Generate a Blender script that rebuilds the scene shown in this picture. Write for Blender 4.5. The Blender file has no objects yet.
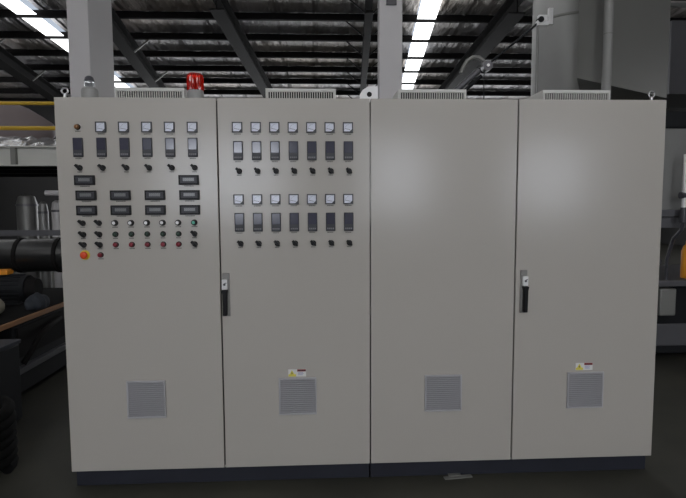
import bpy, bmesh, math, random
from mathutils import Vector, Matrix
random.seed(7)
PI = math.pi
S = bpy.context.scene
COL = S.collection

# ------------------------------------------------------------------ materials
def mat(name, color, rough=.5, metal=0, emit=0, trans=0, coat=0, noise=None, bump=None, ior=1.45, spec=None):
    m = bpy.data.materials.new(name); m.use_nodes = True
    nt = m.node_tree; b = nt.nodes['Principled BSDF']
    b.inputs['Base Color'].default_value = (*color, 1)
    b.inputs['Roughness'].default_value = rough
    b.inputs['Metallic'].default_value = metal
    b.inputs['IOR'].default_value = ior
    if spec is not None: b.inputs['Specular IOR Level'].default_value = spec
    if coat: b.inputs['Coat Weight'].default_value = coat; b.inputs['Coat Roughness'].default_value = .15
    if trans: b.inputs['Transmission Weight'].default_value = trans
    if emit:
        b.inputs['Emission Color'].default_value = (*color, 1); b.inputs['Emission Strength'].default_value = emit
    tc = nt.nodes.new('ShaderNodeTexCoord')
    if noise:                                   # (scale, amount) mottles the colour a little
        n = nt.nodes.new('ShaderNodeTexNoise'); n.inputs['Scale'].default_value = noise[0]; n.inputs['Detail'].default_value = 5
        nt.links.new(tc.outputs['Object'], n.inputs['Vector'])
        r = nt.nodes.new('ShaderNodeMix'); r.data_type = 'RGBA'
        r.inputs['A'].default_value = (*[c * (1 - noise[1]) for c in color], 1)
        r.inputs['B'].default_value = (*[min(1, c * (1 + noise[1])) for c in color], 1)
        nt.links.new(n.outputs['Fac'], r.inputs['Factor']); nt.links.new(r.outputs['Result'], b.inputs['Base Color'])
    if bump:                                    # (scale, strength, distance)
        n = nt.nodes.new('ShaderNodeTexNoise'); n.inputs['Scale'].default_value = bump[0]; n.inputs['Detail'].default_value = 4
        mp = nt.nodes.new('ShaderNodeMapping'); nt.links.new(tc.outputs['Object'], mp.inputs['Vector'])
        if len(bump) > 3: mp.inputs['Scale'].default_value = bump[3]
        nt.links.new(mp.outputs['Vector'], n.inputs['Vector'])
        u = nt.nodes.new('ShaderNodeBump'); u.inputs['Strength'].default_value = bump[1]; u.inputs['Distance'].default_value = bump[2]
        nt.links.new(n.outputs['Fac'], u.inputs['Height']); nt.links.new(u.outputs['Normal'], b.inputs['Normal'])
    return m

M = dict(
    paint=mat('cabinet_paint', (.465, .441, .402), .19, noise=(1.3, .03), bump=(1.6, .10, .012, (1.6, 1, .7))),
    vent_plastic=mat('vent_plastic', (.43, .425, .445), .5),
    roofvent=mat('roof_vent_paint', (.60, .60, .57), .5),
    black=mat('black_plastic', (.006, .006, .007), .42, spec=.3),
    softblack=mat('soft_black', (.01, .01, .01), .8),
    plinth=mat('plinth_paint', (.018, .020, .030), .5, noise=(6, .3)),
    bezel=mat('meter_bezel', (.06, .06, .07), .35),
    dial=mat('dial_white', (.72, .75, .85), .35, coat=.5),
    casegrey=mat('controller_case', (.030, .030, .038), .4),
    screen=mat('controller_screen', (.05, .05, .075), .12, coat=1),
    keygrey=mat('controller_key', (.16, .16, .17), .5),
    lcd=mat('lcd_pale', (.20, .21, .21), .3, coat=.6),
    lcdseg=mat('lcd_segment', (.08, .08, .08), .4),
    red=mat('red_button', (.20, .010, .022), .35),
    green=mat('green_button', (.012, .035, .02), .35),
    teal=mat('teal_lens', (.10, .42, .30), .25),
    white=mat('white_plastic', (.80, .80, .80), .4),
    orange=mat('emergency_red', (.75, .07, .015), .35),
    yellow=mat('yellow_ring', (.75, .52, .04), .45),
    brown=mat('amber_lamp', (.25, .12, .045), .3),
    chrome=mat('zinc', (.55, .55, .56), .3, metal=1),
    handleplate=mat('handle_plate', (.24, .235, .225), .5),
    lampgrey=mat('lamp_base_grey', (.30, .30, .29), .5), silo=mat('silo_sheet', (.33, .33, .32), .45, metal=.4, noise=(1.5, .12)),
    plate=mat('engraved_plate', (.30, .295, .28), .5),
    ink=mat('ink', (.03, .03, .035), .6),
    redbar=mat('label_red', (.30, .02, .02), .5),
    bluetext=mat('label_blue', (.25, .27, .5), .5),
    sticker=mat('sticker_white', (.72, .72, .70), .5),
    signyellow=mat('sign_yellow', (.70, .62, .10), .5),
    reddome=mat('red_dome', (.62, .020, .010), .12, trans=.55, coat=.5),
    clear=mat('clear_dome', (.75, .78, .80), .05, trans=.8),
    column=mat('column_paint', (.58, .565, .57), .55, noise=(3, .05)),
    steel=mat('dark_steel', (.010, .009, .009), .8, spec=.2, noise=(4, .25)),
    truss=mat('rafter_steel', (.010, .0095, .0095), .8, spec=.2, noise=(4, .25)),
    galv=mat('galvanised_sheet', (.25, .25, .235), .5, metal=.35, noise=(1.2, .10)),
    galvlight=mat('galvanised_light', (.24, .24, .235), .45, metal=.4, noise=(2, .08)),
    tank=mat('tank_steel', (.17, .17, .165), .45, metal=.4, noise=(1.5, .12)),
    machine=mat('machine_grey', (.13, .13, .14), .4, metal=.3, noise=(2, .12)),
    machinedark=mat('machine_dark', (.012, .013, .015), .6, spec=.25, noise=(3, .3)),
    barrel=mat('barrel_steel', (.07, .07, .07), .28, metal=.8, noise=(4, .2)),
    rail=mat('rail_yellow', (.62, .40, .04), .45),
    platform=mat('platform_grey', (.60, .60, .56), .55, noise=(3, .06)),
    bulk=mat('pinkish_tank', (.24, .20, .20), .6, noise=(1.5, .08)),
    wrap=mat('silver_wrap', (.60, .60, .61), .22, metal=.9, bump=(9, .6, .05)),
    wood=mat('bench_wood', (.30, .15, .07), .5, bump=(6, .2, .01, (12, 1, 1))),
    cream=mat('cream_sack', (.22, .205, .16), .8, bump=(14, .5, .02)),
    bluecloth=mat('bluegrey_cloth', (.028, .033, .042), .8, bump=(14, .5, .02)),
    rubber=mat('rubber', (.006, .006, .006), .9, spec=.15),
    signal=mat('orange_paint', (.80, .32, .03), .45),
    wallm=mat('wall_sheet', (.055, .055, .055), .7, noise=(.6, .15)),
    winglow=mat('daylight_pane', (.85, .90, 1.0), .4, emit=8.0), highfill=mat('added_high_fill', (1.0, .985, .97), .4, emit=5.5),
    sky=mat('skylight_sheet', (.97, .99, 1.0), .4, emit=2.6),
    winfar=mat('far_daylight', (.95, .97, 1.0), .4, emit=3.6),
    sidefill=mat('added_side_fill', (.97, .97, 1.0), .4, emit=5.0), sidefill_weak=mat('added_side_fill_weak', (.97, .97, 1.0), .4, emit=1.6),
    frame=mat('window_frame', (.12, .12, .12), .5),
)

def floor_mat():
    m = bpy.data.materials.new('floor_concrete'); m.use_nodes = True; nt = m.node_tree; b = nt.nodes['Principled BSDF']
    tc = nt.nodes.new('ShaderNodeTexCoord'); n = nt.nodes.new('ShaderNodeTexNoise'); n.inputs['Scale'].default_value = 1.6; n.inputs['Detail'].default_value = 8
    nt.links.new(tc.outputs['Object'], n.inputs['Vector'])
    r = nt.nodes.new('ShaderNodeValToRGB'); r.color_ramp.elements[0].color = (.030, .030, .024, 1); r.color_ramp.elements[0].position = .3
    r.color_ramp.elements[1].color = (.060, .058, .045, 1); r.color_ramp.elements[1].position = .75
    nt.links.new(n.outputs['Fac'], r.inputs['Fac']); nt.links.new(r.outputs['Color'], b.inputs['Base Color'])
    b.inputs['Roughness'].default_value = .6
    return m
M['floor'] = floor_mat()

def foil_mat():
    """silver insulation foil: wrinkled, with laps running down the slope"""
    m = bpy.data.materials.new('roof_foil'); m.use_nodes = True; nt = m.node_tree; b = nt.nodes['Principled BSDF']
    L = nt.links.new
    tc = nt.nodes.new('ShaderNodeTexCoord')
    def mapped(scale, rot=0):
        mp = nt.nodes.new('ShaderNodeMapping'); mp.inputs['Scale'].default_value = scale; mp.inputs['Rotation'].default_value = (0, 0, rot)
        L(tc.outputs['Object'], mp.inputs['Vector']); return mp
    n1 = nt.nodes.new('ShaderNodeTexNoise'); n1.inputs['Scale'].default_value = 1.5; n1.inputs['Detail'].default_value = 6
    L(mapped((3.2, 1.0, 1), .15).outputs['Vector'], n1.inputs['Vector'])
    n2 = nt.nodes.new('ShaderNodeTexVoronoi'); n2.inputs['Scale'].default_value = 1.4
    L(mapped((2.6, .8, 1), -.35).outputs['Vector'], n2.inputs['Vector'])
    w = nt.nodes.new('ShaderNodeTexWave'); w.inputs['Scale'].default_value = .36; w.inputs['Distortion'].default_value = .6; w.bands_direction = 'X'
    L(mapped((1, 1, 1)).outputs['Vector'], w.inputs['Vector'])
    pw = nt.nodes.new('ShaderNodeMath'); pw.operation = 'POWER'; pw.inputs[1].default_value = 30; L(w.outputs['Fac'], pw.inputs[0])
    a = nt.nodes.new('ShaderNodeMath'); a.operation = 'ADD'; L(n1.outputs['Fac'], a.inputs[0])
    s = nt.nodes.new('ShaderNodeMath'); s.operation = 'MULTIPLY'; s.inputs[1].default_value = .55; L(n2.outputs['Distance'], s.inputs[0]); L(s.outputs[0], a.inputs[1])
    a2 = nt.nodes.new('ShaderNodeMath'); a2.operation = 'ADD'; L(a.outputs[0], a2.inputs[0])
    s2 = nt.nodes.new('ShaderNodeMath'); s2.operation = 'MULTIPLY'; s2.inputs[1].default_value = .5; L(pw.outputs[0], s2.inputs[0]); L(s2.outputs[0], a2.inputs[1])
    bp = nt.nodes.new('ShaderNodeBump'); bp.inputs['Strength'].default_value = 1.0; bp.inputs['Distance'].default_value = .25
    L(a2.outputs[0], bp.inputs['Height']); L(bp.outputs['Normal'], b.inputs['Normal'])
    n3 = nt.nodes.new('ShaderNodeTexNoise'); n3.inputs['Scale'].default_value = .35; n3.inputs['Detail'].default_value = 3
    L(tc.outputs['Object'], n3.inputs['Vector'])
    r = nt.nodes.new('ShaderNodeValToRGB'); r.color_ramp.elements[0].color = (.44, .43, .44, 1); r.color_ramp.elements[1].color = (.56, .50, .45, 1)  # warm patches paint a warm lamp's reflection into the foil colour
    r.color_ramp.elements[0].position = .45; r.color_ramp.elements[1].position = .68
    L(n3.outputs['Fac'], r.inputs['Fac']); L(r.outputs['Color'], b.inputs['Base Color'])
    b.inputs['Metallic'].default_value = .35; b.inputs['Roughness'].default_value = .42
    return m
M['foil'] = foil_mat()

# ------------------------------------------------------------------ mesh builder
class MB:
    def __init__(self): self.b = bmesh.new(); self.T = Matrix()
    def _fin(self, vs, m=None):
        bmesh.ops.transform(self.b, matrix=self.T @ (m or Matrix()), verts=vs)
        return self
    def box(self, x0, x1, y0, y1, z0, z1, rot=None, piv=None):
        r = bmesh.ops.create_cube(self.b, size=1)
        c = Vector(((x0 + x1) / 2, (y0 + y1) / 2, (z0 + z1) / 2))
        m = Matrix.Translation(c) @ Matrix.Diagonal((abs(x1 - x0), abs(y1 - y0), abs(z1 - z0), 1))
        if rot is not None:
            p = Vector(piv) if piv is not None else c
            m = Matrix.Translation(p) @ rot.to_4x4() @ Matrix.Translation(-p) @ m
        return self._fin(r['verts'], m)
    def tube(self, a, b, r, r2=None, n=20):
        a, b = Vector(a), Vector(b); d = b - a
        q = bmesh.ops.create_cone(self.b, cap_ends=True, segments=n, radius1=r, radius2=r if r2 is None else r2, depth=d.length)
        return self._fin(q['verts'], Matrix.Translation((a + b) / 2) @ d.to_track_quat('Z', 'Y').to_matrix().to_4x4())
    def bar(self, a, b, w, h):
        """rectangular bar from a to b, w across (horizontal), h high"""
        a, b = Vector(a), Vector(b); d = (b - a); L = d.length; d.normalize()
        up = Vector((0, 0, 1)) if abs(d.z) < .99 else Vector((0, 1, 0))
        s = d.cross(up).normalized(); u = s.cross(d)
        m = Matrix((s * w, d * L, u * h)).transposed().to_4x4(); m.translation = (a + b) / 2
        r = bmesh.ops.create_cube(self.b, size=1); return self._fin(r['verts'], m)
    def lathe(self, prof, c=(0, 0, 0), axis='Z', n=24, flute=None):
        """profile of (radius, height); axis Z is up, axis Y points out of the panel towards -y"""
        rings = []
        for (r, h) in prof:
            ring = []
            for i in range(n):
                a = 2 * PI * i / n; rr = r * (1 + (flute if flute and i % 2 else 0))
                p = (rr * math.cos(a), rr * math.sin(a), h) if axis == 'Z' else (rr * math.cos(a), -h, rr * math.sin(a))
                ring.append(self.b.verts.new(self.T @ (Vector(p) + Vector(c))))
            rings.append(ring)
        for k in range(len(rings) - 1):
            for i in range(n):
                j = (i + 1) % n
                self.b.faces.new((rings[k][i], rings[k][j], rings[k + 1][j], rings[k + 1][i]))
        self.b.faces.new(rings[0]); self.b.faces.new(rings[-1])
        return self
    def prism(self, pts, y0, y1, axis='Y'):
        """outline in x,z pushed along y (axis Y), or outline in x,y pushed along z (axis Z)"""
        f = (lambda p, t: (p[0], t, p[1])) if axis == 'Y' else (lambda p, t: (p[0], p[1], t))
        A = [self.b.verts.new(self.T @ Vector(f(p, y0))) for p in pts]; B = [self.b.verts.new(self.T @ Vector(f(p, y1))) for p in pts]
        self.b.faces.new(A); self.b.faces.new(B[::-1])
        for i in range(len(pts)):
            j = (i + 1) % len(pts); self.b.faces.new((A[i], B[i], B[j], A[j]))
        return self
    def path(self, pts, r, n=12, closed=False):
        P = [Vector(p) for p in pts]; rings = []; N = len(P)
        prev = None
        for i, p in enumerate(P):
            if closed: t = P[(i + 1) % N] - P[i - 1]
            else: t = P[min(i + 1, N - 1)] - P[max(i - 1, 0)]
            t.normalize()
            if prev is None: s = t.cross(Vector((0, 0, 1)) if abs(t.z) < .9 else Vector((1, 0, 0))).normalized()
            else: s = (prev - t * prev.dot(t)).normalized()
            prev = s; u = t.cross(s)
            rings.append([self.b.verts.new(self.T @ (p + (s * math.cos(2 * PI * k / n) + u * math.sin(2 * PI * k / n)) * r)) for k in range(n)])
        for i in range(N if closed else N - 1):
            a, b = rings[i], rings[(i + 1) % N]
            for k in range(n):
                j = (k + 1) % n; self.b.faces.new((a[k], a[j], b[j], b[k]))
        if not closed: self.b.faces.new(rings[0]); self.b.faces.new(rings[-1])
        return self

def obj(name, mb, m, parent=None, loc=(0, 0, 0), bevel=0, smooth=True):
    bmesh.ops.recalc_face_normals(mb.b, faces=mb.b.faces[:])
    me = bpy.data.meshes.new(name); mb.b.to_mesh(me); mb.b.free()
    me.materials.append(m if not isinstance(m, str) else M[m])
    o = bpy.data.objects.new(name, me); COL.objects.link(o); o.location = loc
    if parent: o.parent = parent
    if bevel:
        q = o.modifiers.new('bevel', 'BEVEL'); q.width = bevel; q.segments = 2; q.limit_method = 'ANGLE'
    if smooth:
        for p in me.polygons: p.use_smooth = True
        try: me.set_sharp_from_angle(angle=math.radians(35))
        except Exception: pass
    return o

def empty(name, loc, label, cat, group=None, rz=0):
    o = bpy.data.objects.new(name, None); COL.objects.link(o); o.location = loc; o.rotation_euler = (0, 0, rz); o.empty_display_size = .1
    return tag(o, label, cat, group)
def tag(o, label, cat, group=None):
    o['label'] = label; o['category'] = cat
    if group: o['group'] = group
    return o
def struct(o): o['kind'] = 'structure'; return o
def copy_tree(o, parent=None, loc=None):
    c = o.copy(); COL.objects.link(c); c.parent = parent
    if loc is not None: c.location = loc
    for ch in list(o.children): copy_tree(ch, c)
    return c

# ------------------------------------------------------------------ the hall
X0, X1, YB, YF = -12.5, 15.0, -9.5, 18.6
def roofz(y): return 6.0 - .055 * (y - 9)

m = MB().box(X0, X1, YB, YF, -.1, 0); struct(obj('floor', m, 'floor', smooth=False))

# skylight strips (edge points measured on the roof slope)
SKR = [(3.60 - 18 * .10, -9.0, .42), (3.815, 9.0, .42), (4.50, 16.6, .42)]
strips = [[(2.2, -8.8), (3.815, 9.0), (4.47, 16.4)], [(-5.11, -8.8), (-5.11, 9.0), (-5.11, 16.4)]]
def strip_x(s, y):
    p = strips[s]
    for (xa, ya), (xb, yb) in zip(p, p[1:]):
        if ya <= y <= yb + 1e-6: return xa + (xb - xa) * (y - ya) / (yb - ya)
HW = .215
# the roof is one sheet with the two long openings left in it
m = MB()
ys = [YB, -8.8, 9.0, 16.4, YF]
def quad(mb, pts, th=.04):
    a = [mb.b.verts.new((x, y, roofz(y))) for x, y in pts]; b = [mb.b.verts.new((x, y, roofz(y) + th)) for x, y in pts]
    mb.b.faces.new(a); mb.b.faces.new(b[::-1])
    for i in range(len(pts)):
        j = (i + 1) % len(pts); mb.b.faces.new((a[i], b[i], b[j], a[j]))
for ya, yb in zip(ys, ys[1:]):
    if ya >= -8.8 and yb <= 16.4:
        L0, L1 = strip_x(1, ya), strip_x(1, yb); R0, R1 = strip_x(0, ya), strip_x(0, yb)
        quad(m, [(X0, ya), (L0 - HW, ya), (L1 - HW, yb), (X0, yb)])
        quad(m, [(L0 + HW, ya), (R0 - HW, ya), (R1 - HW, yb), (L1 + HW, yb)])
        quad(m, [(R0 + HW, ya), (X1, ya), (X1, yb), (R1 + HW, yb)])
    else: quad(m, [(X0, ya), (X1, ya), (X1, yb), (X0, yb)])
struct(obj('ceiling', m, 'foil', smooth=False))
for s, lab in ((1, 'bright white roof skylight strip beside the pale column with the clear warning lamp in front'),
               (0, 'bright white roof skylight strip to the right of the slim pale column')):
    m = MB()
    def sheet(ya, yb, dz):
        xa, xb = strip_x(s, ya), strip_x(s, yb); v = []
        for x, y in ((xa - HW, ya), (xa + HW, ya), (xb + HW, yb), (xb - HW, yb)):
            v.append((x, y, roofz(y) - dz))
        a = [m.b.verts.new(p) for p in v]; b = [m.b.verts.new((p[0], p[1], p[2] + .012)) for p in v]
        m.b.faces.new(a); m.b.faces.new(b[::-1])
        for i in range(4):
            j = (i + 1) % 4; m.b.faces.new((a[i], b[i], b[j], a[j]))
    sheet(-8.79, 8.30, .0)
    for y0, y1 in zip([8.42, 9.70, 10.96, 12.24, 13.48, 14.72, 16.05], [9.70, 10.96, 12.24, 13.48, 14.72, 16.05, 16.40]):
        sheet(y0 + .015, y1 - .085 if y1 != 16.40 else y1, .150)
    o = obj('skylight', m, 'sky', smooth=False); tag(o, lab, 'skylight')

def wall(name, parts, m='wallm'):
    w = MB()
    for p in parts: w.box(*p)
    return struct(obj(name, w, m, smooth=False))
SY0, SY1, SZ0, SZ1 = 4.0, 13.5, 2.9, 4.9
for nm, xa in (('wall_left', X0 - .1), ('wall_right', X1)):
    wall(nm, [(xa, xa + .1, YB, YF, 0, SZ0), (xa, xa + .1, YB, YF, SZ1, 7.2), (xa, xa + .1, YB, SY0, SZ0, SZ1), (xa, xa + .1, SY1, YF, SZ0, SZ1)])
far = [(-5.6, -1.4), (-.4, 4.2), (5.2, 9.8)]
def holes(y0, y1, wins, z0, z1, top):
    xs = sorted([a for w in wins for a in w]); out = [(X0, X1, y0, y1, 0, z0), (X0, X1, y0, y1, z1, top)]
    e = [X0] + xs + [X1]
    for i in range(0, len(e), 2): out.append((e[i], e[i + 1], y0, y1, z0, z1))
    return [p for p in out if p[5] > p[4] and p[1] > p[0]]
wall('wall_back', holes(YF, YF + .1, far, .9, 4.95, 5.6))
near = [(-2.2, .5), (2.5, 3.9), (6.0, 7.6)]
high = [(-6.5, -2.5), (-1.5, 3.0), (4.0, 9.0)]  # unseen high band, added as diffuse fill light for the cabinet fronts
wall('wall_front', holes(YB - .1, YB, near, 1.35, 3.05, 4.5) + [(p[0], p[1], p[2], p[3], max(p[4], 4.5), p[5]) for p in holes(YB - .1, YB, high, 4.7, 6.3, 7.2) if p[5] > 4.5])
n = 0
for wins, y, z0, z1, g in ((far, YF + .05, .9, 4.95, 'winfar'), (near, YB - .05, 1.35, 3.05, 'winglow'), (high, YB - .05, 4.7, 6.3, 'highfill')):
    for a, b in wins:
        n += 1
        f = MB()
        k = 4
        for i in range(k + 1):
            x = a + (b - a) * i / k; f.box(x - .03, x + .03, y - .04, y + .04, z0, z1)
        for z in (z0 + .03, (z0 + z1) / 2, z1 - .03): f.box(a, b, y - .04, y + .04, z - .03, z + .03)
        fr = struct(obj('window_%d' % n, f, 'frame', smooth=False))
        p = MB().box(a, b, y - .01, y + .01, z0, z1); obj('pane', p, g, fr, smooth=False)

for xa in (X0 - .05, X1 + .05):  # unseen side wall glazing, added to light the roof foil; weaker on the right
    n += 1; f = MB(); k = 8
    for i in range(k + 1):
        y = SY0 + (SY1 - SY0) * i / k; f.box(xa - .04, xa + .04, y - .03, y + .03, SZ0, SZ1)
    for z in (SZ0 + .03, SZ1 - .03): f.box(xa - .04, xa + .04, SY0, SY1, z - .03, z + .03)
    fr = struct(obj('window_%d' % n, f, 'frame', smooth=False))
    obj('pane', MB().box(xa - .01, xa + .01, SY0, SY1, SZ0, SZ1), 'sidefill' if xa < 0 else 'sidefill_weak', fr, smooth=False)

# purlins: C sections crossing the slope
PY = [17.35, 16.05, 14.72, 13.48, 12.24, 10.96, 9.70, 8.42]
ORD = ['lowest in view and mostly hidden by the grey cabinets', 'first one clear above the grey cabinet tops', 'second one above the grey cabinet tops', 'third one above the grey cabinet tops',
       'fourth one above the grey cabinet tops', 'fifth one above the grey cabinet tops', 'sixth one above the grey cabinet tops', 'seventh and last above the grey cabinet tops']
for y, w in zip(PY, ORD):
    z = roofz(y) - .012
    r = empty('roof_purlin', (0, y, z - .18), 'dark steel roof purlin, ' + w, 'roof beam', 'dark purlins crossing under the foil roof')
    m = MB().box(X0 + .05, X1 - .05, -.008, .008, 0, .175)
    m.box(X0 + .05, X1 - .05, -.075, .008, 0, .012); m.box(X0 + .05, X1 - .05, -.008, .075, .163, .175); m.box(X0 + .05, X1 - .05, -.075, -.067, .012, .04)
    obj('beam_section', m, 'steel', r, smooth=False)

# rafters under the purlins
RA = [('wide dark steel rafter just left of the red beacon, behind the pale column', -3.10, -3.75, .30),
      ('wide dark steel rafter slanting down behind the vent beside the red beacon', -.68, -.30, .30),
      ('dark lattice rafter with braces, beside the slim pale column', 2.42, 2.84, .16),
      ('wide dark steel rafter slanting down behind the jointed arm', 5.50, 5.60, .36),
      ('dark steel rafter slanting down at the far left behind the yellow railing', -6.55, -7.35, .34)]
ya, yb = 8.3, 17.6
for i, (lab, xa, xb, w) in enumerate(RA):
    xb2 = xa + (xb - xa) * (yb - ya) / 6.6
    d = .34
    za, zb = roofz(ya) - .20, roofz(yb) - .20
    r = empty('roof_rafter', (xa, ya, za - d), lab, 'rafter', 'dark rafters under the roof')
    def P(t, dx, dz): return ((xb2 - xa) * t + dx, (yb - ya) * t, (zb - za) * t + d + dz)
    if i == 2:
        m = MB().bar(P(0, 0, -.04), P(1, 0, -.04), w, .06); obj('top_chord', m, 'truss', r, smooth=False)
        m = MB().bar(P(0, 0, -.34), P(1, 0, -.34), w, .06); obj('bottom_chord', m, 'truss', r, smooth=False)
        for s in (-1, 1):
            m = MB(); N = 14
            for k in range(N):
                a, b = k / N, (k + 1) / N
                m.bar(P(a, s * w * .4, -.05 if k % 2 else -.33), P(b, s * w * .4, -.33 if k % 2 else -.05), .03, .03)
            obj('lattice_web', m, 'truss', r, smooth=False)
        for y in PY[1:]:
            t = (y - ya) / (yb - ya)
            for s in (-1, 1):
                m = MB().bar(P(t, s * .05, -.34), P(t, s * .50, .02), .025, .025); obj('fly_brace', m, 'truss', r, smooth=False)
    else:
        m = MB().bar(P(0, 0, -.015), P(1, 0, -.015), w, .03); obj('top_flange', m, 'truss', r, smooth=False)
        m = MB().bar(P(0, 0, -.17), P(1, 0, -.17), .03, .31); obj('web_plate', m, 'truss', r, smooth=False)
        m = MB().bar(P(0, 0, -.33), P(1, 0, -.33), w, .03); obj('bottom_flange', m, 'truss', r, smooth=False)
        if i in (0, 3, 4):
            for y in PY[1::2]:
                t = (y - ya) / (yb - ya)
                m = MB().bar(P(t, .1, -.32), P(t, .52, .02), .035, .035); obj('fly_brace', m, 'galv', r, smooth=False)

# ------------------------------------------------------------------ instruments (built once, then copied)
def text_strip(parent, w, z, y=0):
    m = MB(); x = -w / 2
    while x < w / 2 - .003:
        l = random.uniform(.003, .007); m.box(x, min(x + l, w / 2), -.0012 + y, .0 + y, z - .0024, z + .0024); x += l + .0015
    return obj('engraved_text', m, 'plate_ink', parent, smooth=False)
M['plate_ink'] = mat('plate_ink', (.09, .09, .085), .6)

def make_meter():
    m = MB()
    s, t = .0265, .0055
    m.box(-s, s, -.012, 0, -s, -s + t); m.box(-s, s, -.012, 0, s - t, s); m.box(-s, -s + t, -.012, 0, -s + t, s - t); m.box(s - t, s, -.012, 0, -s + t, s - t)
    r = obj('panel_meter', m, 'bezel', bevel=.001)
    obj('dial_face', MB().box(-s + t, s - t, -.008, 0, -s + t, s - t), 'dial', r, smooth=False)
    m = MB()
    for k in range(9):
        a = math.radians(100 + k * 10 - 5); R1, R2 = .030, .033
        c = Vector((.014, 0, -.014))
        p = c + Vector((math.cos(a) * R1, -.0085, math.sin(a) * R1)); q = c + Vector((math.cos(a) * R2, -.0085, math.sin(a) * R2))
        m.tube(p, q, .0006, n=6)
    obj('scale_marks', m, 'ink', r, smooth=False)
    m = MB().prism([(s - t, -s + t), (s - t, -s + .018), (s - .018, -s + t)], -.010, -.008); obj('dial_corner', m, 'bezel', r, smooth=False)
    m = MB().tube((.012, -.0092, -.012), (-.016, -.0092, -.006), .0009, n=8); obj('needle', m, 'ink', r)
    text_strip(r, .034, -.0345)
    return r
def make_controller(grey=False):
    r = obj('temperature_controller', MB().box(-.025, .025, -.010, 0, -.049, .049), 'casegrey', bevel=.003)
    obj('display_window', MB().box(-.021, .021, -.0115, -.009, -.012, .045), 'screen', r, bevel=.001)
    m = MB()
    for k in range(4): m.box(-.019 + k * .0098, -.019 + k * .0098 + .0075, -.0125, -.009, -.039, -.031)
    obj('keypad', m, 'keygrey', r, smooth=False)
    text_strip(r, .034, -.0565)
    return r
def make_switch():
    r = obj('rotary_switch', MB().lathe([(.0145, 0), (.0145, .004), (.011, .006), (.011, .012)], axis='Y', n=28), 'black')
    m = MB(); m.T = Matrix.Rotation(math.radians(45), 4, 'Y')
    m.prism([(-.020, -.0065), (.012, -.0065), (.019, -.002), (.019, .002), (.012, .0065), (-.020, .0065)], -.030, -.010)
    obj('switch_lever', m, 'black', r, bevel=.002)
    text_strip(r, .026, -.021)
    return r
def make_display():
    r = obj('digital_meter', MB().box(-.052, .052, -.012, 0, -.025, .025), 'black', bevel=.002)
    obj('display_rim', MB().box(-.043, .043, -.0135, -.011, -.017, .017), 'casegrey', r, bevel=.001)
    obj('readout', MB().box(-.028, .028, -.0145, -.012, -.006, .010), 'lcd', r, smooth=False)
    m = MB()
    for k in range(5):
        x = -.024 + k * .0108
        m.box(x, x + .0055, -.0150, -.0140, -.0045, -.0030); m.box(x, x + .0055, -.0150, -.0140, .0070, .0085)
        m.box(x, x + .0014, -.0150, -.0140, -.0045, .0085); m.box(x + .0055, x + .0069, -.0150, -.0140, -.0045, .0085)
    obj('readout_digits', m, 'lcdseg', r, smooth=False)
    text_strip(r, .05, -.031)
    return r
def make_knob(cap='white'):
    r = obj('dial_knob', MB().lathe([(.0155, 0), (.0155, .005), (.0135, .007), (.0125, .024)], axis='Y', n=28), 'black')
    obj('knob_cap', MB().lathe([(.0088, .023), (.0083, .026), (.004, .0268)], axis='Y', n=24), cap, r)
    text_strip(r, .03, -.022)
    return r
def make_button(col):
    r = obj('push_button', MB().lathe([(.0145, 0), (.0145, .005), (.0125, .007)], axis='Y', n=28), 'black')
    obj('button_cap', MB().lathe([(.0115, .005), (.0115, .017), (.0095, .0195), (.004, .0205)], axis='Y', n=24), col, r)
    text_strip(r, .026, -.021)
    return r
protos = dict(meter=make_meter(), ctrl=make_controller(), switch=make_switch(), disp=make_display(), knob=make_knob(), knobteal=make_knob('teal'),
              red=make_button('red'), green=make_button('green'))
used = set()
def put(kind, cab, x, z):
    """instrument on the door face, x and z measured from the cabinet's base point"""
    p = protos[kind]; loc = (x - cab.location.x, -cab.location.y, z - cab.location.z)
    if kind not in used: used.add(kind); p.parent = cab; p.location = loc; return p
    return copy_tree(p, cab, loc)

# ------------------------------------------------------------------ cabinets
ZT, ZD = 2.075, .097
def make_cabinet(xa, xm, xb, label):
    r = empty('electrical_cabinet', (xa, 0, 0), label, 'electrical cabinet')
    w = xb - xa; mid = xm - xa; e = .003
    m = MB().box(.006, w - .006, .024, .50, ZD - .01, ZT - .003); obj('cabinet_body', m, 'paint', r, bevel=.002)
    m = MB().box(.012, w - .012, .020, .0245, ZD + .006, ZT - .010); obj('door_gasket', m, 'softblack', r, smooth=False)
    m = MB().box(.004, w - .004, .035, .48, 0, ZD - .012); obj('plinth', m, 'plinth', r, bevel=.002)
    for a, b in ((e - .008 if xa < .5 else e, mid - .0035), (mid + .0035, w - e if xa < .5 else w + .006)):
        m = MB().box(a, b, 0, .0205, ZD, ZT); d = obj('cabinet_door', m, 'paint', r, bevel=.0025)
    return r
left = make_cabinet(0, .813, 1.6085, 'pale grey double door electrical cabinet with meters, switches and lamps on its doors')
right = make_cabinet(1.6085, 2.3986, 3.2, 'pale grey double door electrical cabinet with plain doors and no instruments')

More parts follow.
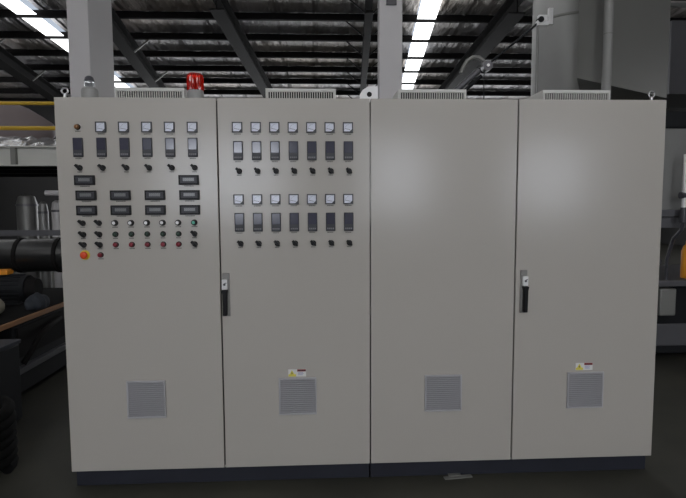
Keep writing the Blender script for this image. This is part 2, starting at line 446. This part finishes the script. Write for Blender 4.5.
for x in (.225, .340, .456, .571, .687): put('meter', left, x, 1.925)
for x in (.107, .225, .341, .456, .572, .687): put('ctrl', left, x, 1.822)
for x in (.106, .222, .342, .457, .573, .690): put('switch', left, x + .004, 1.718)
for x in (.133, .662): put('disp', left, x, 1.655)
for z in (1.577, 1.500):
    for x in (.137, .311, .487, .664): put('disp', left, x, z)
for k, x in enumerate((.113, .195, .277, .359, .440, .521, .601, .684)):
    put('switch' if k < 2 else ('knobteal' if k == 7 else 'knob'), left, x, 1.434)
    put('switch' if k in (0, 1, 7) else 'green', left, x, 1.375)
    put('switch' if k in (0, 1, 7) else 'red', left, x, 1.321)
put('red', left, .197, 1.268)
for row, (zm, zc, zk) in enumerate(((1.925, 1.805, 1.700), (1.553, 1.433, 1.321))):
    for k in range(7):
        x = .917 + k * .0957
        put('meter', left, x, zm); put('ctrl', left, x + .002, zc); put('switch', left, x + .006, zk)
# emergency stop and signal lamp
es = obj('emergency_stop', MB().lathe([(.025, 0), (.025, .005), (.014, .006), (.014, .013)], axis='Y', n=32), 'yellow', left, (.117, 0, 1.268))
es['label'] = 'yellow ringed emergency stop with an orange red mushroom head'
obj('mushroom_head', MB().lathe([(.010, .012), (.0185, .015), (.0185, .021), (.015, .025), (.006, .027)], axis='Y', n=32), 'orange', es)
lp = obj('signal_lamp', MB().lathe([(.0145, 0), (.0145, .006), (.012, .008)], axis='Y', n=28), 'black', left, (.108, 0, 1.925))
lp['label'] = 'amber brown signal lamp'
obj('lamp_lens', MB().lathe([(.0115, .007), (.0115, .020), (.008, .025), (.003, .0265)], axis='Y', n=24), 'brown', lp)
text_strip(lp, .026, -.021)

# door vents
def make_vent():
    s = .102
    m = MB()
    t = .008
    m.box(-s, s, -.012, 0, s - t, s); m.box(-s, s, -.012, 0, -s, -s + t); m.box(-s, -s + t, -.012, 0, -s + t, s - t); m.box(s - t, s, -.012, 0, -s + t, s - t)
    r = obj('door_vent', m, 'vent_plastic', bevel=.0015)
    obj('vent_backing', MB().box(-s + t, s - t, -.0015, 0, -s + t, s - t), 'vent_plastic', r, smooth=False)
    m = MB(); N = 17; p = (2 * (s - t)) / N
    for k in range(N):
        z = -s + t + (k + .5) * p
        m.box(-s + t, s - t, -.0085, -.0065, z - p * .62, z + p * .62, rot=Matrix.Rotation(math.radians(32), 3, 'X'))
    obj('louvre', m, 'vent_plastic', r, smooth=False)
    return r
v0 = make_vent(); first = True
for cab, x in ((left, .406), (left, 1.213), (right, 2.009), (right, 2.806)):
    loc = (x - cab.location.x, 0, .490)
    if first: v0.parent = cab; v0.location = loc; first = False
    else: copy_tree(v0, cab, loc)

# warning stickers above two of the vents
def make_sticker(cab, x, z):
    r = obj('warning_label', MB().box(-.048, .048, -.0012, 0, -.020, .020), 'sticker', cab, (x - cab.location.x, 0, z), smooth=False)
    r['label'] = 'small white warning sticker with a yellow triangle'
    obj('sticker_ground', MB().box(-.047, -.006, -.0016, -.0010, -.019, -.006), 'signyellow', r, smooth=False)
    m = MB().prism([(-.045, -.014), (-.011, -.014), (-.028, .017)], -.0024, -.0014); obj('warning_triangle', m, 'signyellow', r, smooth=False)
    m = MB().prism([(-.026, .010), (-.032, -.001), (-.0285, -.001), (-.0305, -.011), (-.024, .002), (-.0275, .002)], -.0032, -.0022); obj('lightning_bolt', m, 'ink', r, smooth=False)
    obj('red_bar', MB().box(.000, .047, -.0018, -.0010, .008, .020), 'redbar', r, smooth=False)
    m = MB(); x = .004
    while x < .043: l = random.uniform(.003, .005); m.box(x, x + l, -.0024, -.0016, .0105, .0165); x += l + .0014
    obj('heading_text', m, 'ink', r, smooth=False)
    m = MB()
    for k in range(3):
        zz = .002 - k * .006; x = .004
        while x < .030: l = random.uniform(.003, .006); m.box(x, x + l, -.0020, -.0010, zz - .0015, zz + .0015); x += l + .0015
    obj('fine_print', m, 'bluetext', r, smooth=False)
make_sticker(left, 1.211, .617); make_sticker(right, 2.799, .622)

# swing handles
def make_handle(cab, x, z0, z1, lx):
    r = obj('swing_handle', MB().box(-.019, .019, -.008, 0, z0, z1), 'handleplate', cab, (x - cab.location.x, 0, 0), bevel=.003)
    h = z1 - z0
    obj('lock_block', MB().box(lx - .015, lx + .015, -.024, -.007, z1 - .085, z1 - .032), 'white', r, bevel=.003)
    m = MB().lathe([(.0065, .024), (.0065, .0255)], c=(lx, 0, z1 - .058), axis='Y', n=16).box(lx + .002, lx + .011, -.0255, -.0235, z1 - .052, z1 - .048)
    obj('lock_cylinder', m, 'bezel', r)
    m = MB().prism([(lx - .016, z1 - .088), (lx + .018, z1 - .088), (lx + .013, z1 - .110), (lx + .011, z0 + .006), (lx - .011, z0 + .006), (lx - .011, z1 - .110)], -.034, -.009)
    obj('handle_lever', m, 'black', r, bevel=.003)
    r['label'] = 'grey swing handle with white lock block and black lever'
make_handle(left, .842, .935, 1.165, -.006)
make_handle(right, 2.445, .930, 1.165, .004)

# vents on the cabinet roofs
def make_roof_vent(w):
    m = MB().box(-w / 2, w / 2, 0, .30, .058, .074).box(-w / 2, w / 2, 0, .30, 0, .022)
    for s in (-1, 1): m.box(s * w / 2, s * (w / 2 - .008), 0, .30, .022, .058)
    N = 30
    for k in range(1, N):
        x = -w / 2 + w * k / N; m.box(x - .0021, x + .0021, .0, .010, .020, .060)
    r = obj('roof_vent', m, 'roofvent', smooth=False)
    obj('vent_core', MB().box(-w / 2 + .01, w / 2 - .01, .014, .29, .022, .058), 'softblack', r, smooth=False)
    return r
for cab, a, b in ((left, .262, .626), (left, 1.056, 1.432), (right, 1.772, 2.145), (right, 2.570, 2.950)):
    o = make_roof_vent(b - a); o.parent = cab; o.location = ((a + b) / 2 - cab.location.x, .10, ZT - .003)

# lifting eyes and the joining bracket
def eye_bolt(cab, x, y):
    m = MB().lathe([(.016, 0), (.016, .010), (.008, .012), (.008, .032)], n=20)
    R = .0155
    m.path([(R * math.cos(a), 0, .046 + R * math.sin(a)) for a in [2 * PI * k / 20 for k in range(20)]], .0045, n=10, closed=True)
    obj('eye_bolt', m, 'chrome', cab, (x - cab.location.x, y, ZT - .003))
eye_bolt(left, .024, .06); eye_bolt(right, 3.166, .07)
m = MB().prism([(-.046, 0), (.052, 0), (.052, .085), (.000, .085), (-.030, .066), (-.046, .040)], 0, .006)
m.box(-.046, .052, 0, .05, 0, .005)
lb = tag(obj('lifting_bracket', m, 'white', None, (1.607, .09, ZT - .002), bevel=.001), 'small white bracket with a round hole, bolted across the joint between the two cabinets', 'bracket')
obj('bracket_hole', MB().lathe([(.0135, .0), (.0135, .0015)], axis='Y', c=(.006, 0, .042), n=24), 'softblack', lb)

# beacons
def beacon(x, y, label, cat):
    r = empty('warning_beacon', (x, y, ZT - .003), label, cat); return r
r = beacon(.130, .11, 'small clear domed warning lamp on the cabinet in front of the thick pale column', 'warning light')
obj('lamp_base', MB().lathe([(.042, 0), (.042, .058), (.038, .068), (.026, .074)], n=32), 'lampgrey', r)
obj('clear_dome', MB().lathe([(.025, .072), (.026, .090), (.026, .108), (.020, .124), (.010, .132), (.003, .134)], n=28), 'clear', r)
obj('reflector', MB().lathe([(.010, .072), (.018, .086), (.018, .100)], n=20), 'chrome', r)
obj('lamp_cap', MB().lathe([(.0265, .106), (.021, .126), (.011, .1345), (.003, .1365)], n=28), 'bezel', r)
r = beacon(.683, .11, 'round red fluted beacon on a grey base, on top of the cabinet with instruments', 'warning light')
obj('lamp_base', MB().lathe([(.043, 0), (.043, .052), (.040, .062)], n=32), 'lampgrey', r)
obj('red_dome', MB().lathe([(.043, .060), (.045, .070), (.044, .125), (.041, .143), (.033, .150), (.006, .152)], n=36, flute=-.10), 'reddome', r)
obj('bulb', MB().lathe([(.010, .062), (.012, .085), (.016, .105), (.010, .122), (.003, .126)], n=20), 'orange', r)

# ------------------------------------------------------------------ columns
def column(xa, xb, ya, yb, label):
    r = empty('building_column', ((xa + xb) / 2, ya, 0), label, 'column'); w = (xb - xa) / 2; d = yb - ya; H = roofz(ya) - .02
    obj('column_shaft', MB().box(-w, w, 0, d, .012, H - .02), 'column', r, bevel=.006)
    obj('base_plate', MB().box(-w - .08, w + .08, -.08, d + .08, 0, .012), 'column', r, smooth=False)
    return r
c1 = column(-1.268, -1.048, 3.0, 3.66, 'thick pale grey building column behind the clear warning lamp')
c2 = column(2.005, 2.255, 3.0, 3.16, 'slim pale grey building column between the joining bracket and the skylight')
obj('cleat', MB().box(-.05, .06, -.02, 0, 3.66, 3.74), 'bezel', c2, smooth=False)

# ------------------------------------------------------------------ upper right: plenum, tank, pipe, post, arm
m = MB().prism([(4.37 - 4.37, 0), (6.20 - 4.37, 1.10), (6.05 - 4.37, 1.94), (.48, .86)], 3.0, 5.3, axis='Z')
r = empty('air_plenum', (4.37, 3.36, 0), 'large grey sheet metal air box hanging above the plain cabinet, with a pipe in front', 'duct')
obj('sheet_casing', m, 'galv', r, smooth=False)
for p in ((.1, .10), (1.75, 1.10)):
    obj('hanger_rod', MB().tube((p[0] + .1, p[1] + .12, 5.3), (p[0] + .1, p[1] + .12, roofz(3.5) - .02), .012), 'galv', r)
r = empty('storage_silo', (5.40, 5.65, 0), 'tall round grey metal silo behind the air box and the thin post', 'silo')
obj('silo_shell', MB().lathe([(.60, 0), (.60, 5.2), (.55, 5.3), (.2, 5.6)], n=64), 'silo', r)
for z in (1.3, 2.6, 4.35): obj('silo_band', MB().lathe([(.605, z), (.608, z + .01), (.608, z + .03), (.605, z + .04)], n=64), 'galv', r)
r = empty('vertical_pipe', (4.735, 3.38, 0), 'round grey vertical pipe standing in front of the air box', 'pipe')
obj('pipe_run', MB().tube((0, 0, 0), (0, 0, 5.9), .052, n=28), 'lampgrey', r)
obj('pipe_joint', MB().tube((0, 0, 3.50), (0, 0, 3.512), .0545, n=28), 'galv', r)
r = empty('support_post', (4.155, 4.0, 0), 'thin pale metal post carrying the white bracket of the jointed arm', 'post')
obj('post_tube', MB().tube((0, 0, 0), (0, 0, 3.80), .018), 'galvlight', r)
m = MB().box(-.02, .13, -.03, .03, 3.80, 3.86).box(.00, .11, -.03, .03, 3.86, 3.93); obj('post_head', m, 'white', r, bevel=.004)
obj('head_tab', MB().box(.13, .19, -.02, .02, 3.82, 4.02), 'white', r, bevel=.004)
r = empty('jointed_arm', (2.62, 4.0, 0), 'dark jointed steel arm reaching up to the white post bracket', 'mechanical arm')
def A(x, z, y=0): return (x - 2.62, y, z)
obj('arm_stand', MB().tube(A(2.62, 0), A(2.62, 2.58), .05), 'steel', r)
obj('lower_boom', MB().tube(A(2.62, 2.56), A(3.40, 3.24), .040), 'machine', r)
obj('hydraulic_strut', MB().tube(A(2.80, 2.62, -.05), A(3.42, 3.16, -.05), .022), 'machinedark', r)
obj('upper_rod', MB().tube(A(3.50, 3.30), A(4.20, 3.87), .014), 'machinedark', r)
obj('elbow_joint', MB().tube(A(3.50, 3.29, -.06), A(3.50, 3.29, .06), .062), 'machine', r)
m = MB().path([A(3.46, 3.36), A(3.40, 3.40), A(3.32, 3.40), A(3.25, 3.36), A(3.20, 3.28), A(3.17, 3.20)], .026); obj('elbow_guard', m, 'galv', r)
obj('joint_bolt', MB().tube(A(3.50, 3.29, -.08), A(3.50, 3.29, .08), .018), 'chrome', r)
obj('hanging_wire', MB().tube(A(3.47, 3.25), A(3.47, 2.2), .006, n=8), 'machinedark', r)
obj('arm_pivot', MB().tube(A(4.18, 3.87, -.05), A(4.18, 3.87, .05), .035), 'machinedark', r)
# farther duct and pipe at the right edge
r = empty('wall_duct', (7.0, 5.6, 0), 'dark grey rectangular duct at the right edge beyond the air box', 'duct')
obj('duct_casing', MB().box(0, 2.6, 0, 1.2, 3.30, 4.45), M['machine'], r, smooth=False)
for x in (.3, 2.2): obj('hanger_rod', MB().tube((x, .6, 4.45), (x, .6, roofz(6.2) - .02), .012), 'galv', r)
r = tag(obj('overhead_pipe', MB().tube((0, 0, 0), (3.2, .3, .02), .035), 'galvlight', None, (6.6, 5.3, 4.58)), 'thin pale horizontal pipe above the dark duct at the right edge', 'pipe')
obj('pipe_hanger', MB().tube((1.8, .17, .03), (1.8, .17, 1.58), .010), 'galv', r)

# ------------------------------------------------------------------ right: machine beside the plain cabinet
r = empty('processing_machine', (4.2, 2.0, 0), 'dark processing machine with a bolted grey upper panel, beside the plain cabinet', 'machine')
obj('machine_base', MB().box(.10, 2.2, .12, 1.2, .06, .74), 'machinedark', r, bevel=.01)
obj('worktop', MB().box(.0, 2.3, 0, 1.3, .742, .80), 'machine', r, bevel=.005)
u = obj('upper_housing', MB().box(.05, 2.0, .0, .9, 1.44, 2.22), 'galvlight', r, bevel=.01)
obj('hood', MB().box(.0, 2.1, .05, .9, 2.225, 2.39), 'machinedark', r, bevel=.02)
m = MB()
for x in (.30, .62, 1.1): 
    for z in (1.66, 1.98): m.tube((x, -.012, z), (x, .002, z), .012)
obj('panel_bolt', m, 'bezel', u)
obj('ledge', MB().box(.02, 2.0, -.05, 0, 1.405, 1.47), 'machine', r, bevel=.004)
obj('ledge_trim', MB().box(.02, 2.0, -.02, 0, 1.30, 1.40), 'machine', r, bevel=.004)
for x in (.12, 1.9): obj('machine_leg', MB().box(x - .04, x + .04, .7, .8, .80, 1.44), 'machinedark', r, smooth=False)
obj('junction_box', MB().box(.37, .53, -.0, .12, .46, .72), 'galv', r, bevel=.012)
obj('base_drawer', MB().box(.12, 1.0, .10, .12, .14, .36), 'machine', r, bevel=.008)
for k, (x, h) in enumerate(((.30, .12), (.40, .20), (.48, .14))):
    obj('gauge_stem', MB().tube((x, .22, .80), (x, .22, .80 + h), .014), 'chrome', r)
    obj('gauge_dial', MB().tube((x, .20, .82 + h), (x, .24, .82 + h), .026), 'bezel', r)
m = MB().path([(.22, .3, 1.30), (.26, .28, 1.18), (.33, .26, 1.10), (.38, .25, 1.02), (.40, .24, .98)], .010); obj('flexible_cable', m, 'galv', r)
r = empty('white_riser_pipe', (4.675, 1.88, 0), 'thin bright white riser pipe in front of the grey machine panel', 'pipe')
obj('pipe_run', MB().tube((0, 0, 1.49), (0, 0, 1.97), .021), 'white', r)
obj('pipe_valve', MB().tube((-.04, 0, 1.60), (.04, 0, 1.60), .03), 'bezel', r)
obj('pipe_coupling', MB().tube((0, 0, 1.35), (0, 0, 1.49), .03), 'bezel', r)
m = MB().path([(0, 0, 1.36), (0, .02, 1.28), (0, .12, 1.2), (.0, .2, 1.0), (0, .2, .80)], .016); obj('pipe_tail', m, 'bezel', r)
r = tag(obj('orange_cylinder', MB().lathe([(.05, 0), (.055, .01), (.055, .26), (.04, .31), (.02, .33), (.02, .36)], n=28), 'signal', None, (4.935, 2.16, .801)),
        'orange gas cylinder standing on the machine worktop at the right edge', 'cylinder')

# ------------------------------------------------------------------ left: platform, railing, tanks, barrel, bench
r = empty('mezzanine_platform', (-4.5, 4.0, 0), 'pale grey steel platform edge behind the cabinets, under the yellow railing', 'platform')
obj('edge_beam', MB().box(-5.5, 5.6, 0, .02, 2.05, 2.262).box(-5.5, 5.6, -.06, .06, 2.262, 2.28).box(-5.5, 5.6, -.06, .06, 2.035, 2.05), 'platform', r, smooth=False)
obj('deck', MB().box(-5.5, 5.6, .06, 3.6, 2.24, 2.275), 'machine', r, smooth=False)
for x in (2.08, -1.2): obj('beam_stiffener', MB().box(x - .03, x + .03, -.055, 0, 2.05, 2.262), 'galv', r, smooth=False)
for x in (4.9, -1.4):
    for y in (.1, 3.4): obj('platform_post', MB().box(x - .07, x + .07, y, y + .14, 0, 2.035), 'machinedark', r, smooth=False)
for y in (.9, 1.8, 2.7): obj('deck_joist', MB().box(-5.5, 5.6, y, y + .08, 2.06, 2.24), 'machinedark', r, smooth=False)
r = empty('guard_railing', (-3.5, 4.02, 2.28), 'yellow two bar guard railing on the grey platform', 'railing')
obj('top_rail', MB().tube((-4.5, 0, .535), (3.9, 0, .525), .022), 'rail', r)
obj('mid_rail', MB().tube((-4.5, 0, .235), (3.9, 0, .220), .026), 'rail', r)
for x in (-4.4, -1.2, 2.4, 3.85): obj('rail_post', MB().tube((x, 0, 0), (x, 0, .53), .022), 'rail', r)

# crumpled silver wrap on the platform
m = MB(); NX, NY = 46, 12; g = []
for i in range(NX + 1):
    row = []
    for j in range(NY + 1):
        x = 2.6 * i / NX; y = .9 * j / NY
        env = math.sin(PI * j / NY) ** .5 * (.35 + .65 * min(1, i / 14)) * min(1, (NX - i) / 3)
        z = env * (.19 + .06 * math.sin(3.1 * x + 1) + random.uniform(-.05, .05))
        row.append(m.b.verts.new((x, y, max(0, z))))
    g.append(row)
for i in range(NX):
    for j in range(NY): m.b.faces.new((g[i][j], g[i + 1][j], g[i + 1][j + 1], g[i][j + 1]))
bt = [m.b.verts.new((x, y, 0)) for x, y in ((0, 0), (2.6, 0), (2.6, .9), (0, .9))]
m.b.faces.new(bt)
tag(obj('plastic_wrap', m, 'wrap', None, (-3.3, 4.16, 2.278), smooth=False), 'crumpled silver wrapping heaped on the platform under the yellow railing', 'wrapping')
# pinkish grey tank on the platform
r = empty('horizontal_tank', (-3.9, 6.1, 2.278), 'pinkish grey tank with a tapered end on the platform behind the yellow railing', 'tank')
m = MB(); m.T = Matrix.Translation((0, 0, .49)) @ Matrix.Rotation(PI / 2, 4, 'Y')
m.lathe([(.1, -1.5), (.38, -1.44), (.46, -1.2), (.46, .18), (.44, .34), (.36, .55), (.22, .78), (.12, .93), (.05, .96)], n=48); obj('tank_shell', m, 'bulk', r)
for x in (-1.0, .10): obj('tank_saddle', MB().box(x - .06, x + .06, -.3, .3, 0, .16), 'machinedark', r, smooth=False)

# vessels and pipes standing behind the barrel
for (x, y, rad, h, lab, mt) in ((-2.58, 4.5, .125, 1.70, 'grey upright vessel behind the dark barrel, broadest of the three', 'tank'),
                            (-2.37, 4.5, .062, 1.60, 'slim grey upright vessel in the middle of the three behind the barrel', 'galvlight'),
                            (-2.18, 4.5, .075, 1.62, 'pale upright vessel nearest the cabinet, behind the barrel', 'column')):
    r = empty('upright_vessel', (x, y, 0), lab, 'vessel', 'upright vessels behind the barrel')
    obj('vessel_body', MB().lathe([(rad * .8, 0), (rad, .05), (rad, h - .12), (rad * .8, h - .03), (rad * .3, h)], n=32), mt, r)
    obj('vessel_flange', MB().lathe([(rad * 1.08, h - .16), (rad * 1.08, h - .13)], n=32), 'machine', r)
r = tag(obj('pale_header_pipe', MB().tube((0, 0, 0), (1.6, 0, 0), .035).tube((1.55, 0, 0), (1.55, 0, -1.70), .03), 'column', None, (-2.15, 4.15, 1.705)), 'pale horizontal pipe above the slim grey vessels', 'pipe')

r = empty('extruder_barrel', (-3.15, 2.35, 0), 'long dark shiny steel extruder barrel lying beside the instrument cabinet', 'barrel')
obj('barrel_cover', MB().tube((-.8, 0, 1.065), (3.2, 0, 1.065), .158, n=48), 'barrel', r)
for x in (1.66, 2.02, .5, 2.95): obj('clamp_band', MB().tube((x - .018, 0, 1.065), (x + .018, 0, 1.065), .167, n=48), 'steel', r)
obj('cable_tray', MB().box(-.8, 3.2, .10, .30, 1.245, 1.27).box(-.8, 3.2, .10, .11, 1.27, 1.30), 'machine', r, smooth=False)
for x in (.2, 2.7):
    obj('barrel_stand', MB().box(x - .08, x + .08, -.12, .12, .0, .905), 'machinedark', r, bevel=.01)
    obj('tray_bracket', MB().box(x - .02, x + .02, .17, .27, .90, 1.245), 'machinedark', r, smooth=False)
r = empty('drive_motor', (-1.62, 2.05, .657), 'black finned motor on the bench under the dark barrel', 'motor')
m = MB().tube((-.15, 0, .14), (.34, 0, .14), .115, n=32)
for k in range(18):
    a = 2 * PI * k / 18; m.box(-.12, .30, -.004, .004, .11, .135, rot=Matrix.Rotation(a, 3, 'X'), piv=(0, 0, 0)) if False else m.bar((-.12, .118 * math.cos(a), .14 + .118 * math.sin(a)), (.30, .118 * math.cos(a), .14 + .118 * math.sin(a)), .008, .012)
obj('motor_body', m, 'machinedark', r)
obj('motor_foot', MB().box(-.1, .28, -.10, .10, 0, .03), 'machinedark', r, smooth=False)
obj('fan_cover', MB().tube((.34, 0, .14), (.42, 0, .14), .10, .08, n=32), 'steel', r)
tag(obj('orange_terminal_box', MB().box(-.06, .06, -.05, .05, 0, .035).box(-.05, .05, -.04, .04, .035, .045), 'signal', None, (-1.50, 2.05, .921), bevel=.004), 'orange box on top of the black finned motor at the left edge', 'box')

r = empty('work_bench', (-1.0, .9, 0), 'dark machine bench with a brown wooden top edge, left of the cabinets', 'workbench')
obj('bench_body', MB().box(-1.4, -.03, .42, 1.9, .05, .60), 'machinedark', r, bevel=.01)
obj('bench_top', MB().box(-1.5, 0, .10, 2.1, .612, .650), 'wood', r, bevel=.004)
obj('bench_mat', MB().box(-1.48, -.02, .12, 2.08, .6505, .656), 'rubber', r, smooth=False)
obj('bench_rail', MB().box(-.035, .012, .40, 1.9, .22, .27), 'machine', r, bevel=.004)
obj('side_panel', MB().box(-.03, -.015, .46, 1.2, .34, .58), 'steel', r, smooth=False)
for x in (-1.4, -.10):
    for y in (.12, 1.95): obj('bench_leg', MB().box(x, x + .07, y, y + .07, 0, .612), 'machinedark', r, smooth=False)
m = MB().path([(.02, .45, .30), (.06, .52, .40), (.07, .62, .48), (.06, .78, .52), (.03, .95, .53), (.0, 1.1, .53)], .022); obj('bench_hose', m, 'steel', r)
def sack(name, loc, sx, sy, sz, m_, label, cat):
    m = MB(); bmesh.ops.create_icosphere(m.b, subdivisions=4, radius=1)
    for v in m.b.verts:
        k = 1 + .10 * math.sin(5 * v.co.x + 2 * v.co.z) * math.cos(4 * v.co.y) + .05 * math.sin(11 * v.co.y + 3 * v.co.x)
        v.co = Vector((v.co.x * sx * k, v.co.y * sy * k, max(-.45, v.co.z * k) * sz + .45 * sz))
    return tag(obj(name, m, m_, None, loc), label, cat)
sack('cloth_sack', (-1.46, 1.44, .657), .26, .22, .13, 'cream', 'cream cloth sack lying on the brown bench top at the left edge', 'sack')
sack('folded_rags', (-1.09, 1.80, .657), .085, .11, .085, 'bluecloth', 'blue grey rags lying on the bench top beside the cream sack', 'rags')

r = empty('steel_crate', (-1.39, .62, 0), 'dark blue grey steel crate on the floor in front of the bench', 'crate')
obj('crate_shell', MB().box(-.3, .60, 0, .35, .02, .56), 'machinedark', r, bevel=.01)
obj('crate_lid', MB().box(-.31, .61, -.01, .36, .562, .59), 'plinth', r, bevel=.004)
for z in (.16, .34): obj('crate_rib', MB().box(-.29, .59, -.012, 0, z, z + .02), 'plinth', r, smooth=False)
m = MB(); pts = []
for k in range(150):
    a = 2 * PI * k / 24; pts.append((.21 * math.cos(a) * (1 - .015 * math.sin(a * .37)), .21 * math.sin(a), .035 + .053 * k / 24))
m.path(pts, .033, n=12)
tag(obj('hose_coil', m, 'rubber', None, (-.66, .18, 0)), 'black rubber hose coiled on the floor in the lower left corner', 'hose')

# scrap on the floor under the plinth seam
m = MB().box(0, .16, 0, .03, 0, .004, rot=Matrix.Rotation(.12, 3, 'Z')).box(.03, .10, .02, .05, .004, .008)
tag(obj('paper_scrap', m, 'galv', None, (2.02, -.01, .0005), smooth=False), 'thin grey scrap lying on the floor at the plinth of the plain cabinet', 'scrap')

# ------------------------------------------------------------------ light and camera
w = bpy.data.worlds.new('World'); S.world = w; w.use_nodes = True
w.node_tree.nodes['Background'].inputs['Color'].default_value = (.75, .85, 1, 1); w.node_tree.nodes['Background'].inputs['Strength'].default_value = .6

cam = bpy.data.cameras.new('camera'); co = bpy.data.objects.new('camera', cam); COL.objects.link(co); S.camera = co
cam.sensor_fit = 'HORIZONTAL'; cam.sensor_width = 36; cam.lens = 525.71 * 36 / 686; cam.clip_end = 200
yaw, pit, rol = .0471487, -.0802319, -.0049536
f = Vector((math.sin(yaw) * math.cos(pit), math.cos(yaw) * math.cos(pit), math.sin(pit)))
rr = Vector((math.cos(yaw), -math.sin(yaw), 0)); uu = rr.cross(f)
r2 = rr * math.cos(rol) + uu * math.sin(rol); u2 = -rr * math.sin(rol) + uu * math.cos(rol)
mw = Matrix((r2, u2, -f)).transposed().to_4x4(); mw.translation = (1.33083, -2.79027, 1.51220); co.matrix_world = mw
S.view_settings.view_transform = 'Standard'; S.view_settings.look = 'None'; S.view_settings.gamma = 1; S.view_settings.use_curve_mapping = False
S.view_settings.exposure = .1
S.cycles.use_denoising = True
